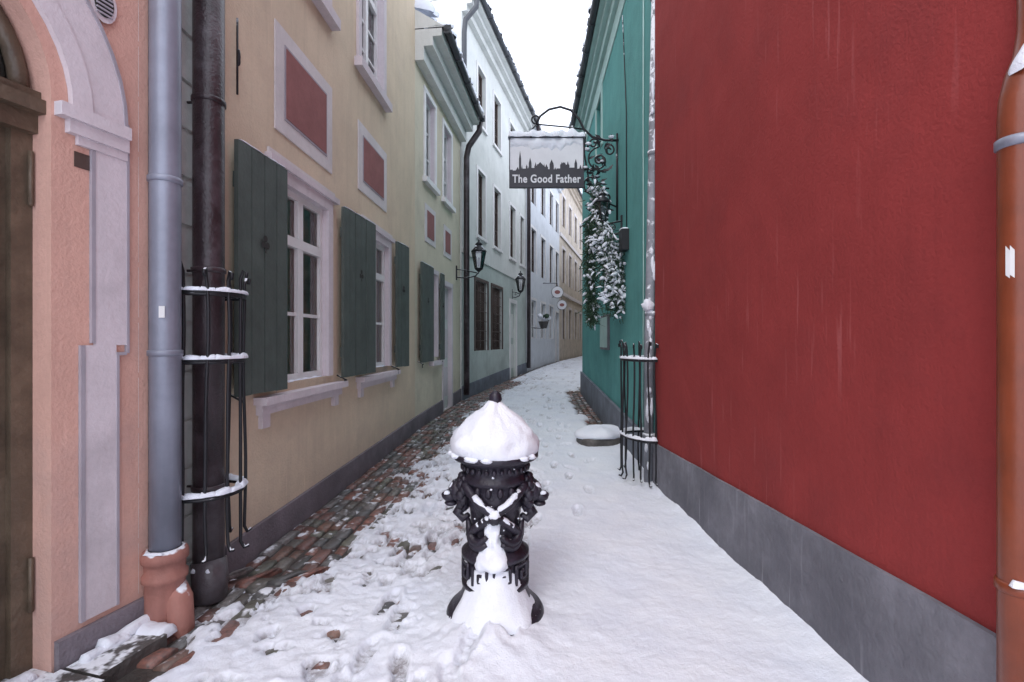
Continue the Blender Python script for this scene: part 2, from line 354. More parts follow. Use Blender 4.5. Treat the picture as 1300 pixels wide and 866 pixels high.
shutter(P,F,3.14,3.72,1.14,2.80,.05,.04); shutter(P,F,4.86,5.66,1.14,2.84,.05,.07); shutter(P,F,6.68,7.12,1.14,2.86,.06,.12)
b=B(); b.fb(F,3.101,8.0,.001,.03,-.3,.19,mauve,-.3,.26); b.build('plinth',P)
b=B(); b.tube([F(3.21,.03,3.12),F(3.21,.03,3.62)],.007,iron,6); b.blob(F(3.21,.04,3.36),(.012,.012,.06),iron); b.build('shutter_hook',P)
# ------------------------------------------------------------------ cream house
P=empty('cream_house'); F=Frame(-1.59,8,.118,1); b=B()
lw=(8.95,9.3,1.2,2.75); dr=(9.78,10.42,0.1,2.62)
cu=[(8.55,9.15,4.35,5.85),(9.78,10.42,4.35,5.85)]
wall(b,F,8.0,11.3,-.3,6.6,[lw,dr]+cu,crm,revmat=trimw); eave(b,F,8.0,11.3,6.6,.5,wht,seed=6,drop=.5)
b.snowline(F(8.02,.1,6.95),F(8.7,-.2,7.1),.5,.28,2,.05)
b.build('walls',P)
b=B(); window(b,F,*lw,cols=1,rows=3,cm=curt); casing(b,F,*lw,.08,trimw); b.fb(F,8.8,9.5,.001,.09,1.05,1.13,trimw)
for w in cu: window(b,F,*w,cols=2,rows=3,cm=curtw); casing(b,F,*w,.09,wframe); b.fb(F,w[0]-.14,w[1]+.14,.001,.08,w[2]-.09,w[2],wframe)
b.build('windows',P); b=B()
for (a,c,e,h) in [(8.53,9.2,3.25,3.92),(9.8,10.44,3.22,3.85)]:
    b.fb(F,a,c,.001,.012,e,h,panw); b.fb(F,a+.12,c-.12,.013,.02,e+.1,h-.1,pan)
b.build('wall_panels',P)
shutter(P,F,8.12,8.85,1.14,2.82,.05); shutter(P,F,9.36,9.62,1.14,2.8,.05)
b=B(); b.fb(F,9.78,10.42,-.13,-.07,.1,2.62,wht)
for z in (.35,1.15,1.95): b.fb(F,9.86,10.34,-.07,-.055,z,z+.6,trimw)
casing(b,F,*dr,.1,trimw); b.build('door',P)
b=B(); b.fb(F,8.001,9.68,.001,.03,-.3,.26,mauve,-.3,.33); b.fb(F,10.52,11.3,.001,.03,-.3,.36,mauve,-.3,.4); b.build('plinth',P)
# ------------------------------------------------------------------ white house
P=empty('white_house'); F=Frame(-1.15,11.4,.25,1); b=B()
lo=[(12.28,13.3,1.25,3.05),(13.7,14.75,1.25,3.05)]
md=[(12.46,13.1,4.2,5.9),(13.9,14.6,4.2,5.9),(15.7,16.4,4.2,5.9),(17.1,17.7,4.2,5.9)]
tp=[(a,c,7.1,8.55) for (a,c,_,_) in md]
dr=(15.75,16.5,.2,2.75)
wall(b,F,11.32,18.1,-.3,9.5,lo+md+tp+[dr],wht,low=(3.6,whg)); eave(b,F,11.32,18.1,9.5,.42,wht,seed=8); b.fb(F,11.32,18.1,.001,.03,3.56,3.66,wht)
b.build('walls',P); b=B()
for w in md+tp: window(b,F,*w,cols=2,rows=3,fm=brnf,cm=curtw); casing(b,F,*w,.08,wframe); b.fb(F,w[0]-.1,w[1]+.1,.001,.06,w[2]-.07,w[2],wframe)
for w in lo:
    window(b,F,*w,cols=2,rows=3,fm=brnf,t=.07); casing(b,F,*w,.07,brnf,.03)
    for k in range(1,9): 
        d=w[0]+(w[1]-w[0])*k/9; b.tube([F(d,-.02,w[2]),F(d,-.02,w[3])],.012,brnf,6)
    for k in range(1,7):
        z=w[2]+(w[3]-w[2])*k/7; b.tube([F(w[0],-.02,z),F(w[1],-.02,z)],.01,brnf,6)
b.build('windows',P); b=B(); b.fb(F,15.75,16.5,-.13,-.08,.2,2.75,whg)
for z in (.6,1.6): b.fb(F,15.85,16.4,-.08,-.06,z,z+.8,wht)
casing(b,F,*dr,.12,wframe); b.build('door',P)
b=B(); b.fb(F,11.33,15.6,.001,.03,-.3,.45,plb,-.3,.65); b.fb(F,16.64,18.1,.001,.03,-.3,.65,plb,-.3,.7); b.build('plinth',P)
# ------------------------------------------------------------------ blue-white house
P=empty('pale_blue_house'); F=Frame(.53,18.1,.275,1); b=B(); W=[]
for d in (18.8,20.6,22.4,23.9):
    for (z,h) in ((1.6,1.5),(4.2,1.7),(6.9,1.5)): W.append((d,d+.85,z,z+h))
W[9]=(23.9,24.75,.4,2.9)
wall(b,F,18.1,25,-.3,9.4,W,blw); eave(b,F,18.1,25,9.4,.4,blw,seed=9); b.build('walls',P); b=B()
for w in W: window(b,F,*w,cols=2,rows=3,fm=brnf if w[2]>3 else wframe); casing(b,F,*w,.1,wframe)
b.build('windows',P)
P=empty('stone_house'); F=Frame(2.43,25,.282,1); b=B(); W=[]
for d in (25.8,27.9,30,32.1,34.2):
    for (z,h) in ((1.6,1.7),(4.6,1.8),(7.6,1.6)): W.append((d,d+.9,z,z+h))
wall(b,F,25,37,-.3,10.4,W,tan); eave(b,F,25,37,10.4,.4,tan,seed=10); b.build('walls',P); b=B()
for w in W: window(b,F,*w,cols=2,rows=3,fm=brnf); casing(b,F,*w,.14,panw)
for z in (3.9,6.9): b.fb(F,25,37,.001,.08,z,z+.18,panw)
b.build('windows',P)
P=empty('corner_house'); F=Frame(5.8,37,.75,1); b=B(); W=[(d,d+.9,z,z+1.6) for d in (38,40,42,44) for z in (1.6,4.6,7.6)]
wall(b,F,37,50,-.3,10,W,wht)
for w in W: window(b,F,*w,cols=2,rows=3,fm=brnf)
b.build('walls',P)
# ------------------------------------------------------------------ link wall & pink house
P=empty('white_stone_house'); F=Frame(-1.95,2.57,0,1); b=B()
wall(b,F,2.5,3.12,-.3,8,[],rust,back=3)
z=-.1
while z<7.5:
    b.fb(F,2.52,3.105,.001,.022,z+.012,z+.27,rust); z+=.285
b.build('walls',P)
P=empty('pink_house'); F=Frame(-1.915,2.57,.27,1); b=B()
dc=1.575; rr=.575; zs_=2.585
b.add([F(2.15,0,-.3),F(2.57,0,-.3),F(2.57,0,7),F(2.15,0,7)],[(0,1,2,3)],pnk)
b.add([F(-1,0,-.3),F(1.0,0,-.3),F(1.0,0,7),F(-1,0,7)],[(0,1,2,3)],pnk)
K=24; arc=[(dc+rr*math.cos(math.pi*i/K),zs_+rr*math.sin(math.pi*i/K)) for i in range(K+1)]
for i in range(K):
    (a,za),(c,zc)=arc[i],arc[i+1]
    b.add([F(a,0,za),F(c,0,zc),F(c,0,7),F(a,0,7)],[(0,1,2,3)],pnk)
    b.add([F(a,0,za),F(c,0,zc),F(c,-.16,zc),F(a,-.16,za)],[(0,1,2,3)],pnk)
for d in (1.0,2.15): b.add([F(d,0,-.3),F(d,-.16,-.3),F(d,-.16,zs_),F(d,0,zs_)],[(0,1,2,3)],pnk)
b.add([F(2.57,0,-.3),F(2.57,-4,-.3),F(2.57,-4,7),F(2.57,0,7)],[(0,1,2,3)],pnk)
b.add([F(-1,0,7),F(2.57,0,7),F(2.57,-4,7),F(-1,-4,7)],[(0,1,2,3)],roof)
b.add([F(-1,-.5,-.3),F(2.56,-.5,-.3),F(2.56,-.5,6.9),F(-1,-.5,6.9)],[(0,1,2,3)],inter)
b.build('walls',P); b=B()
b.fb(F,2.271,2.406,.001,.014,.2,1.48,trimw); b.fb(F,2.313,2.453,.001,.0145,1.48,2.40,trimw)
b.fb(F,2.253,2.271,.001,.018,.2,1.48,greyl); b.fb(F,2.297,2.313,.001,.018,1.49,2.40,greyl)
b.fb(F,2.406,2.418,.001,.018,.2,1.44,greyl); b.fb(F,2.453,2.465,.001,.018,1.44,2.585,greyl); b.fb(F,2.406,2.453,.001,.017,1.43,1.445,greyl)
b.fb(F,2.16,2.453,.001,.05,2.50,2.56,trimw); b.fb(F,2.2,2.453,.001,.035,2.44,2.50,trimw); b.fb(F,2.24,2.453,.001,.022,2.40,2.44,trimw)
def annulus(b,r0,r1,n0,n1,mat):
    for i in range(K):
        a0=math.pi*i/K;a1=math.pi*(i+1)/K
        q=lambda r,a:(dc+r*math.cos(a),zs_-.025+r*math.sin(a)*1.0)
        pts=[q(r0,a0),q(r1,a0),q(r1,a1),q(r0,a1)]
        b.hexa([F(p[0],n0,p[1]) for p in pts]+[F(p[0],n1,p[1]) for p in pts],mat)
annulus(b,.64,.72,.001,.03,trimw); annulus(b,.72,.865,.001,.02,trimw); annulus(b,.865,.88,.001,.026,greyl)
b.build('door_surround',P); b=B()
vs=lambda r,n:[F(2.345+r*.8*math.cos(2*math.pi*i/20),n,3.12+r*1.25*math.sin(2*math.pi*i/20)) for i in range(20)]
b.add(vs(.075,.02),[tuple(range(20))],trimw); b.add(vs(.055,.024),[tuple(range(20))],inter)
for k in range(6): b.fb(F,2.31,2.38,.025,.032,3.06+k*.02,3.067+k*.02,greyl)
b.build('vent',P); b=B(); b.fb(F,2.235,2.30,.001,.004,2.30,2.37,brnf); b.build('small_plaque',P); b=B()
n=-.15
b.fb(F,1.0,2.15,n-.05,n,-.1,2.42,wood)
b.fb(F,2.075,2.15,n,n+.035,0,2.42,wood); b.fb(F,1.0,1.075,n,n+.035,0,2.42,wood); b.fb(F,1.545,1.605,n,n+.045,0,2.42,wood)
for (a,c) in ((1.09,1.53),(1.62,2.06)):
    for (e,h) in ((.12,.72),(.86,2.3)):
        pts=[]; 
        for i in range(13):
            q=i/12; pts.append((a+.05+(c-a-.1)*q,h-.12+.09*math.sin(math.pi*q)))
        loop=[(a+.05,e+.06)]+[(p[0],p[1]) for p in pts]+[(c-.05,e+.06),(a+.05,e+.06)]
        b.tube([F(p[0],n+.015,p[1]) for p in loop],.022,wood,8)
        inner=[(a+.11,e+.12)]+[(a+.11+(c-a-.22)*i/12,h-.19+.09*math.sin(math.pi*i/12)) for i in range(13)]+[(c-.11,e+.12)]
        b.add([F(p[0],n+.025,p[1]) for p in inner],[tuple(range(len(inner)))],wood)
        b.tube([F(p[0],n+.012,p[1]) for p in inner+[inner[0]]],.016,wood,6)
        b.snowline(F(a+.03,n+.03,e+.08),F(c-.03,n+.03,e+.08),.03,.02,e,.02)
b.fb(F,1.0,2.15,n,n+.07,2.42,2.5,wood); b.fb(F,1.0,2.15,n,n+.12,2.5,2.56,wood); b.fb(F,1.0,2.15,n,n+.09,2.56,2.6,wood)
b.tube([F(dc+.53*math.cos(math.pi*i/20),n+.03,2.6+.53*math.sin(math.pi*i/20)) for i in range(21)],.035,wood,8)
b.tube([F(dc+.36*math.cos(math.pi*i/20),n+.03,2.6+.36*math.sin(math.pi*i/20)) for i in range(21)],.018,wood,8)
for a in (30,60,90,120,150): b.tube([F(dc,n+.03,2.62),F(dc+.52*math.cos(R(a)),n+.03,2.6+.52*math.sin(R(a)))],.014,wood,6)
b.add([F(1.0,n+.01,2.58),F(2.15,n+.01,2.58),F(2.15,n+.01,3.2),F(1.0,n+.01,3.2)],[(0,1,2,3)],glass)
for z in (.3,2.1): b.tube([F(2.135,n+.05,z),F(2.135,n+.05,z+.24)],.010,wood,8)
b.build('door',P); b=B()
b.fb(F,2.16,2.575,.001,.03,-.3,.17,mauve); b.fb(F,-1,.99,.001,.03,-.3,.17,mauve); b.fb(F,1.0,2.15,-.15,.06,-.1,.04,slab)
b.snowline(F(2.3,.06,.06),F(2.55,.06,.05),.07,.04,8,.015); b.snowline(F(1.75,-.05,.04),F(2.12,-.05,.04),.10,.025,18,.015)
b.build('plinth',P)

# ------------------------------------------------------------------ pipes
def bands(b,x,y,r,zs,mat,wallx):
    for z in zs:
        b.lathe((x,y,z),[(r,0),(r+.008,.004),(r+.008,.03),(r,.034)],mat,20); b.tube([(x,y,z+.017),(wallx,y,z+.017)],.008,mat,6)
b=B(); x,y=-1.835,2.585; b.tube([(x,y,.36),(x,y,1.5),(x,y,3.0),(x,y,7)],.072,zinc,24); bands(b,x,y,.072,(1.42,2.33,3.9),zinc,-1.95)
b.lathe((x,y,.36),[(.076,0),(.082,.01),(.076,.05)],zinc,24)
b.lathe((x,y,0),[(.092,-.05),(.092,.16),(.091,.24),(.104,.25),(.104,.275),(.092,.29),(.094,.345),(.107,.35),(.107,.38),(.10,.4),(.08,.41)],terra,28)
b.tube([(x+.02,y+.02,.20),(x+.08,y-.01,.14),(x+.105,y-.03,.02),(x+.11,y-.035,-.05)],[.065,.065,.06,.06],terra,16)
b.snowline((x-.08,y-.105,.02),(x+.12,y-.14,.02),.11,.07,3,.012); b.snowline((x-.05,y-.085,.405),(x+.05,y-.085,.405),.025,.012,3,.01)
b.fb(lambda d,n,z:(x+.02+n,d,z),y-.076,y-.074,.0,.03,1.62,1.68,lab)
b.build('drainpipe')
b=B(); x,y=-1.80,2.9; b.tube([(x,y,.12),(x,y,2),(x,y,7)],.083,blk,24); bands(b,x,y,.083,(.62,1.9,2.9),blk,-1.95)
b.tube([(x,y,.2),(x+.02,y-.02,.1),(x+.03,y-.04,-.02)],[.095,.095,.09],blk,20)
b.snowline((x-.05,y-.085,.165),(x+.06,y-.08,.165),.035,.03,4,.01)
b.build('drainpipe'); b=B()
b.tube([(1.405,5.02,.02),(1.41,5.02,1.5),(1.45,5.02,3.3),(1.515,5.02,6.6)],.05,whp,16)
for z in (.5,1.75,3.4,5): b.lathe((1.4+.018*z,5.02,z),[(.05,0),(.066,.006),(.066,.05),(.05,.056)],whp,16)
for k in range(34):
    z=random.uniform(.1,6); b.blob((1.395+.018*z+random.uniform(-.035,.02),4.975,z),(.018,.016,random.uniform(.03,.1)),snow,.5,seed=k,seg=8,rings=6)
b.blob((1.39,4.98,1.86),(.06,.05,.07),snow,.6); b.build('drainpipe')
b=B(); x,y=1.474,1.42
b.tube([(x,y,-.02),(x,y,1),(x,y,2.14),(x+.003,y,2.2),(x+.02,y+.0,2.27),(x+.045,y,2.33),(x+.06,y,2.42),(x+.06,y,6)],.047,rustp,24)
for z in (.77,2.06): b.lathe((x,y,z),[(.047,0),(.053,.004),(.053,.028),(.047,.032)],zinc if z>1 else rustp,24)
b.snowline((x-.055,y-.03,.80),(x+.03,y-.055,.80),.022,.022,2,.007); b.snowline((x-.03,y-.02,2.27),(x+.01,y-.02,2.35),.04,.03,5,.007)
lb=[(x+.0485*math.cos(R(a0)),y+.0485*math.sin(R(a0))) for a0 in (190,202,214)]
for i in range(2):
    p,q=lb[i],lb[i+1]; b.add([(p[0],p[1],1.69),(q[0],q[1],1.68),(q[0],q[1],1.76),(p[0],p[1],1.775)],[(0,1,2,3)],lab)
b.build('drainpipe')
b=B(); b.tube([(-.74,11.3,6.55),(-.76,11.3,6.35),(-1.0,11.3,6.0),(-1.05,11.3,5.75),(-1.05,11.3,3),(-1.05,11.3,.25)],.07,blk,14); b.build('drainpipe')
b=B(); b.tube([(-.8,11.25,9.5),(-.82,11.25,9.2),(-1.07,11.25,8.9),(-1.1,11.25,8.6),(-1.1,11.25,6.7)],.06,gut,14); b.build('drainpipe')
b=B(); b.tube([(.98,18,9.4),(.97,18,9.1),(.62,18,8.7),(.62,18,8.2),(.62,18,.5)],.07,blk,14); b.build('drainpipe')

# ------------------------------------------------------------------ iron pipe guards
def guard(path,zsh,ztop,zbot,rods,name,seed):
    b=B()
    def sm(pp,n=8):
        out=[]
        P=[Vector((p[0],p[1],0)) for p in pp]
        for i in range(len(P)-1):
            a=P[max(i-1,0)];c=P[i];d=P[i+1];e=P[min(i+2,len(P)-1)]
            for k in range(n):
                t=k/n; out.append(.5*((2*c)+(d-a)*t+(2*a-5*c+4*d-e)*t*t+(3*c-a-3*d+e)*t**3))
        out.append(P[-1]); return out
    pts=sm(path)
    for z in zsh:
        for dz in (0,.012): b.tube([(p.x,p.y,z+dz) for p in pts],.010,iron,6)
        for i in range(0,len(pts)-4,4):
            j=min(i+5,len(pts)-1)
            b.snowline((pts[i].x,pts[i].y,z+.018),(pts[j].x,pts[j].y,z+.018),.045,.03,seed+i,.015)
    L=len(pts)-1
    for k in range(rods):
        p=pts[int(L*(k+.5)/rods)]; c=Vector((sum(q.x for q in pts)/len(pts),sum(q.y for q in pts)/len(pts),0)); o=(p-c).normalized()
        zt=ztop-.05*random.random(); zb=zbot+.05*random.random(); bx=random.uniform(-.012,.012)
        q=[(p.x+o.x*.03,p.y+o.y*.03,zt-.03),(p.x+o.x*.035,p.y+o.y*.035,zt),(p.x+o.x*.015,p.y+o.y*.015,zt+.012),(p.x,p.y,zt-.04)]
        q+=[(p.x+bx*math.sin((zz-zb)/(zt-zb)*math.pi*2)+.010*mn.noise(Vector((k,zz*2,seed))),p.y,zz) for zz in np.linspace(zt-.1,zb+.1,12)]
        q+=[(p.x,p.y,zb+.04),(p.x+o.x*.02,p.y+o.y*.02,zb),(p.x+o.x*.045,p.y+o.y*.045,zb+.01)]
        b.tube(q,.0095,iron,7)
    return b.build(name)
guard([(-1.93,2.70),(-1.80,2.67),(-1.66,2.72),(-1.60,2.86),(-1.66,3.02),(-1.83,3.08)],(1.76,1.38,.62),1.93,.28,7,'iron_pipe_guard',1)
guard([(1.43,4.80),(1.32,4.82),(1.22,4.95),(1.17,5.15),(1.22,5.35),(1.5,5.42)],(1.30,.5),1.5,.06,9,'iron_pipe_guard',40)

# ------------------------------------------------------------------ lanterns
def lantern(c,wallp,name='wall_lantern',sc=1.0):
    b=B(); x,y,z=c; s=sc
    b.lathe((x,y,z),[(.085*s,0),(.15*s,.36*s)],glass,6,False)
    for k in range(6):
        a=2*math.pi*k/6; b.tube([(x+.087*s*math.cos(a),y+.087*s*math.sin(a),z),(x+.152*s*math.cos(a),y+.152*s*math.sin(a),z+.36*s)],.011*s,iron,6)
    b.lathe((x,y,z-.08*s),[(.02*s,0),(.04*s,.02*s),(.09*s,.06*s),(.095*s,.085*s),(.05*s,.09*s)],iron,12)
    b.lathe((x,y,z+.36*s),[(.15*s,0),(.175*s,.01*s),(.17*s,.03*s),(.09*s,.12*s),(.075*s,.14*s),(.075*s,.17*s),(.09*s,.175*s),(.04*s,.22*s),(.015*s,.25*s),(.02*s,.27*s),(.003,.3*s)],iron,12)
    b.lathe((x,y,z+.04*s),[(.02,0),(.035,.08),(.03,.16),(.015,.2)],curtw,10)
    w=Vector(wallp); e=Vector((x,y,z-.08*s)); o=e-w
    b.tube([w+Vector((0,0,-.05)),w.lerp(e,.4)+Vector((0,0,-.10)),w.lerp(e,.85)+Vector((0,0,-.08)),e+Vector((0,0,-.0))],.016,iron,8)
    b.tube([w+Vector((0,0,.12)),w.lerp(e,.5)+Vector((0,0,.06)),e+Vector((0,0,-.03))],.012,iron,8)
    sp=[w.lerp(e,.45)+Vector((o.normalized()*(.07*math.exp(-t*.25)*math.cos(t))))+Vector((0,0,-.0+.07*math.exp(-t*.25)*math.sin(t))) for t in np.linspace(0,9,26)]
    b.tube(sp,.008,iron,6); b.fb(lambda d,n,zz:(w.x+n,w.y+d,w.z+zz),-.03,.03,-.01,.02,-.12,.2,iron)
    b.snowline((x-.1*s,y,z+.47*s),(x+.1*s,y,z+.47*s),.14*s,.05*s,3,.03)
    b.build(name)
lantern((-.74,10.9,3.12),(-1.245,10.9,2.98)); lantern((.28,16,3.15),(0.0,16.05,3.0))

def disc_sign(c,r,wx,name):
    b=B(); x,y,z=c
    vs=[];K2=24
    for yy in (y-.03,y+.03):
        for i in range(K2): vs.append((x+r*math.cos(2*math.pi*i/K2),yy,z+r*math.sin(2*math.pi*i/K2)))
    b.add(vs,[tuple(range(K2)),tuple(range(K2,2*K2))[::-1]]+[(i,(i+1)%K2,K2+(i+1)%K2,K2+i) for i in range(K2)],signw)
    b.tube([(x+r*math.cos(2*math.pi*i/K2),y,z+r*math.sin(2*math.pi*i/K2)) for i in range(K2+1)],.02,gut,6)
    b.add([(x+r*.5*math.cos(2*math.pi*i/K2),y-.035,z+r*.35*math.sin(2*math.pi*i/K2)) for i in range(K2)],[tuple(range(K2))],pan)
    b.tube([(wx,y,z+r+.15),(x,y,z+r+.15),(x,y,z+r)],.02,iron,6); b.build(name)
disc_sign((1.95,21,3.6),.24,1.3,'round_shop_sign'); disc_sign((2.35,23,3.2),.22,1.85,'round_shop_sign')
b=B(); b.lathe((1.25,19.3,2.0),[(.12,0),(.2,.25),(.22,.27),(.18,.27)],slab,12); 
for k in range(10): b.blob((1.25+random.uniform(-.2,.2),19.3+random.uniform(-.2,.2),2.35+random.uniform(0,.15)),(.1,.1,.09),fir if k%2 else snow,.5,seed=k,seg=8,rings=6)
b.tube([(.85,19.3,2.02),(1.25,19.3,2.0)],.02,iron,6); b.build('hanging_flower_pot')

# ------------------------------------------------------------------ hanging sign
P=empty('hanging_pub_sign'); y=7.3; x0,x1,z0,z1=-.03,1.06,3.80,4.52
b=B(); b.box((x0,y-.02,z0),(x1,y+.02,z1),signw); 
for (a,c) in (((x0-.012,y-.03,z0-.012),(x1+.012,y+.03,z0)),((x0-.012,y-.03,z1),(x1+.012,y+.03,z1+.012)),((x0-.012,y-.03,z0),(x0,y+.03,z1)),((x1,y-.03,z0),(x1+.012,y+.03,z1))): b.box(a,c,signd)
b.build('board',P); b=B()
b.box((x0,y-.026,z0),(x1,y-.0203,z0+.235),signd)
xx=x0; rs=random.Random(5)
while xx<x1-.001:
    w=min(rs.uniform(.02,.055),x1-xx); h=rs.uniform(.02,.10)
    if xx-x0<.10: h=rs.uniform(.005,.02)
    b.box((xx,y-.026,z0+.235),(xx+w,y-.0203,z0+.235+h),signd)
    if rs.random()<.35: 
        c=xx+w/2; b.add([(c-w*.35,y-.0262,z0+.233+h),(c+w*.35,y-.0262,z0+.233+h),(c,y-.0262,z0+.233+h+rs.uniform(.03,.06))],[(0,1,2)],signd)
    xx+=w
for (c,h,w) in ((.15,.30,.016),(.30,.2,.02),(.45,.13,.05),(.62,.17,.03),(.8,.13,.05),(.98,.18,.02)):
    c+=x0; b.box((c-w,y-.0265,z0+.235),(c+w,y-.0203,z0+.235+h*.6),signd); b.add([(c-w,y-.0265,z0+.235+h*.6),(c+w,y-.0265,z0+.235+h*.6),(c,y-.0265,z0+.235+h)],[(0,1,2)],signd)
b.build('skyline',P)
cu=bpy.data.curves.new('t','FONT'); cu.body='The Good Father'; cu.size=.15; cu.align_x='CENTER'; cu.extrude=.002; cu.offset=.0035; cu.space_character=1.08
to=bpy.data.objects.new('t',cu); scene.collection.objects.link(to); bpy.context.view_layer.update()
me=bpy.data.meshes.new_from_object(to.evaluated_get(bpy.context.evaluated_depsgraph_get())); bpy.data.objects.remove(to)
mnx=min(v.co.x for v in me.vertices);mxx=max(v.co.x for v in me.vertices); s=1.02/(mxx-mnx)
for v in me.vertices:
    c=v.co.copy(); v.co=Vector(((c.x-(mnx+mxx)/2)*s+(x0+x1)/2,y-.030-c.z,c.y*s*1.25+z0+.06))
me.materials.clear(); me.materials.append(signw); o=bpy.data.objects.new('lettering',me); scene.collection.objects.link(o); o.parent=P
b=B(); b.snowline((x0-.03,y,z1+.01),(x1+.03,y,z1+.01),.14,.12,5,.03)
vs=[];fs=[];NX=60
for i in range(NX+1):
    q=i/NX; xx=x0+.01+(x1-x0-.02)*q; dp=.14+.10*mn.noise(Vector((q*4,1,2)))+.05*mn.noise(Vector((q*15,5,2)))
    for j,(o_,zf) in enumerate(((-.020,0),(-.04,.02),(-.038,.5),(-.03,.85),(-.019,1))): vs.append((xx,y+o_,z1-dp*zf))
for i in range(NX):
    for j in range(4): fs.append((i*5+j,i*5+j+1,(i+1)*5+j+1,(i+1)*5+j))
b.add(vs,fs,snow,True); b.build('snow_cap',P)
b=B()
b.tube([(.28,y,z1+.01),(.30,y,z1+.14),(.36,y,z1+.22)],.012,iron,8)
arcp=[(.36,y,4.74),(.42,y,4.86),(.55,y,4.96),(.72,y,5.0),(.88,y,4.95),(1.0,y,4.82),(1.08,y,4.66),(1.2,y,4.55),(1.4,y,4.5),(1.59,y,4.5)]
b.tube(arcp,.018,iron,8)
b.tube([(.36,y,4.74),(.8,y,4.70),(1.1,y,4.66)],.012,iron,8)
for px in (.42,.9): b.tube([(px,y,z1+.01),(px,y,4.72)],.01,iron,6)
def spiral(cx,cz,r,t0,t1,dirn=1,yy=y):
    return [(cx+r*math.exp(-.16*t)*math.cos(t0+dirn*t),yy,cz+r*math.exp(-.16*t)*math.sin(t0+dirn*t)) for t in np.linspace(0,t1,30)]
for (cx,cz,r,t0,t1,dd) in ((1.3,4.2,.2,1.6,10,1),(1.2,3.85,.16,4.7,9,-1),(1.4,3.65,.14,1.2,9,1),(.36,4.82,.08,4.7,8,-1),(1.45,4.35,.1,2,8,-1),(1.22,4.45,.09,0,8,1),(1.33,3.4,.11,0,8,-1)):
    b.tube(spiral(cx,cz,r,t0,t1,dd),.013,iron,7)
b.tube([(1.57,y,4.6),(1.57,y,3.3)],.016,iron,8); b.tube([(1.57,y,3.5),(1.35,y,3.6),(1.15,y,3.9),(1.08,y,4.3),(1.1,y,4.62)],.013,iron,8)
for k in range(60):
    a=random.uniform(0,6.28); cx=random.uniform(1.08,1.5); cz=random.uniform(3.45,4.55); w=.045
    ax=Vector((math.cos(a),0.2*random.uniform(-1,1),math.sin(a)))*w*1.5; sd=Vector((-math.sin(a),.4,math.cos(a)))*w*.55; c=Vector((cx,y+random.uniform(-.05,.05),cz))
    b.add([c-ax,c-sd*.9,c+ax,c+sd*.9],[(0,1,2,3)],iron)
    if k%3==0: s=random.uniform(.02,.035); b.blob(c+Vector((0,0,.02)),(s*1.4,s,s*.7),snow,.5,seg=8,rings=6,seed=k)
b.build('scroll_bracket',P)
# ------------------------------------------------------------------ fir garland
b=B(); rg=random.Random(3)
def garl(pts,w,n,snowp):
    P=[Vector(p) for p in pts]
    for k in range(n):
        t=rg.random()*(len(P)-1.001); i=int(t); c=P[i].lerp(P[i+1],t-i)+Vector((rg.gauss(0,w*.45),rg.gauss(0,w*.45),rg.gauss(0,w*.35)))
        a=Vector((rg.gauss(0,1),rg.gauss(0,1),rg.gauss(0,.9)-.6)).normalized()*rg.uniform(.05,.10); sd=a.cross(Vector((rg.gauss(0,1),rg.gauss(0,1),rg.gauss(0,1)))).normalized()*.008
        b.add([c-sd,c+sd,c+a+sd*.3,c+a-sd*.3],[(0,1,2,3)],fir)
    for k in range(int(n*snowp)):
        t=rg.random()*(len(P)-1.001); i=int(t); c=P[i].lerp(P[i+1],t-i)+Vector((rg.gauss(0,w*.5),-abs(rg.gauss(0,w*.4)),rg.gauss(.02,w*.35)))
        a=Vector((rg.gauss(0,1),rg.gauss(0,.6),rg.uniform(-.9,.1))).normalized()*rg.uniform(.04,.13); s=rg.uniform(.010,.028)
        b.tube([c,c+a*.3+Vector((0,0,.008)),c+a*.7,c+a+Vector((0,0,-.01))],[s*.4,s,s*.85,s*.25],snow,6)
garl([(1.22,7.1,3.75),(1.26,7.05,3.3),(1.32,7.0,2.95)],.10,1200,.08)
garl([(1.30,7.0,3.0),(1.38,6.95,2.7),(1.43,6.9,2.4),(1.47,6.85,1.95)],.20,3400,.10)
garl([(1.15,7.15,3.3),(1.13,7.1,2.7),(1.15,7.1,2.2),(1.17,7.1,1.75)],.09,2600,.02)
b.build('snowy_fir_garland')
lantern((1.3,7.0,3.22),(1.57,7.0,3.1),'wall_lantern',.7)
b=B()
b.lathe((1.27,7.0,0),[(.30,-.1),(.33,.08),(.32,.14),(.26,.18),(.02,.185)],slab,28,mod=lambda a,r,z:(r*(1+.12*math.sin(2*a+.5)+.05*math.sin(5*a)),0))
b.lathe((1.27,7.0,.15),[(.33,-.005),(.345,.03),(.31,.075),(.2,.12),(.05,.14),(.004,.14)],snow,28,mod=lambda a,r,z:(r*(1+.12*math.sin(2*a+.5)+.06*math.sin(4*a+1)),.012*math.sin(3*a)))
b.build('stone_kerb_block')

# ------------------------------------------------------------------ hydrant
P=empty('ornate_fire_hydrant'); hx,hy=-.09,2.64; H=(hx,hy,0)
b=B()
fl=lambda a,r,z:((r*(1+.035*math.cos(16*a)) if (.40<z<.60) else r),0)
b.lathe(H,[(.26,-.06),(.262,.055),(.25,.075),(.235,.08),(.225,.10),(.20,.12),(.185,.15),(.172,.185),(.170,.2),(.180,.205),(.182,.225),(.168,.23),(.168,.355),(.182,.36),(.182,.38),(.165,.39),(.145,.41),(.132,.45),(.128,.5),(.13,.56),(.14,.61),(.15,.63),(.155,.66),(.150,.70),(.155,.745),(.172,.755),(.175,.775),(.162,.785),(.158,.80),(.165,.83),(.185,.86),(.222,.875),(.232,.885),(.232,.905),(.222,.915),(.17,.93),(.12,.98),(.05,1.02),(.035,1.06),(.03,1.14),(.028,1.17),(.036,1.185),(.032,1.21),(.014,1.23),(.002,1.232)],castiron,64,mod=fl)
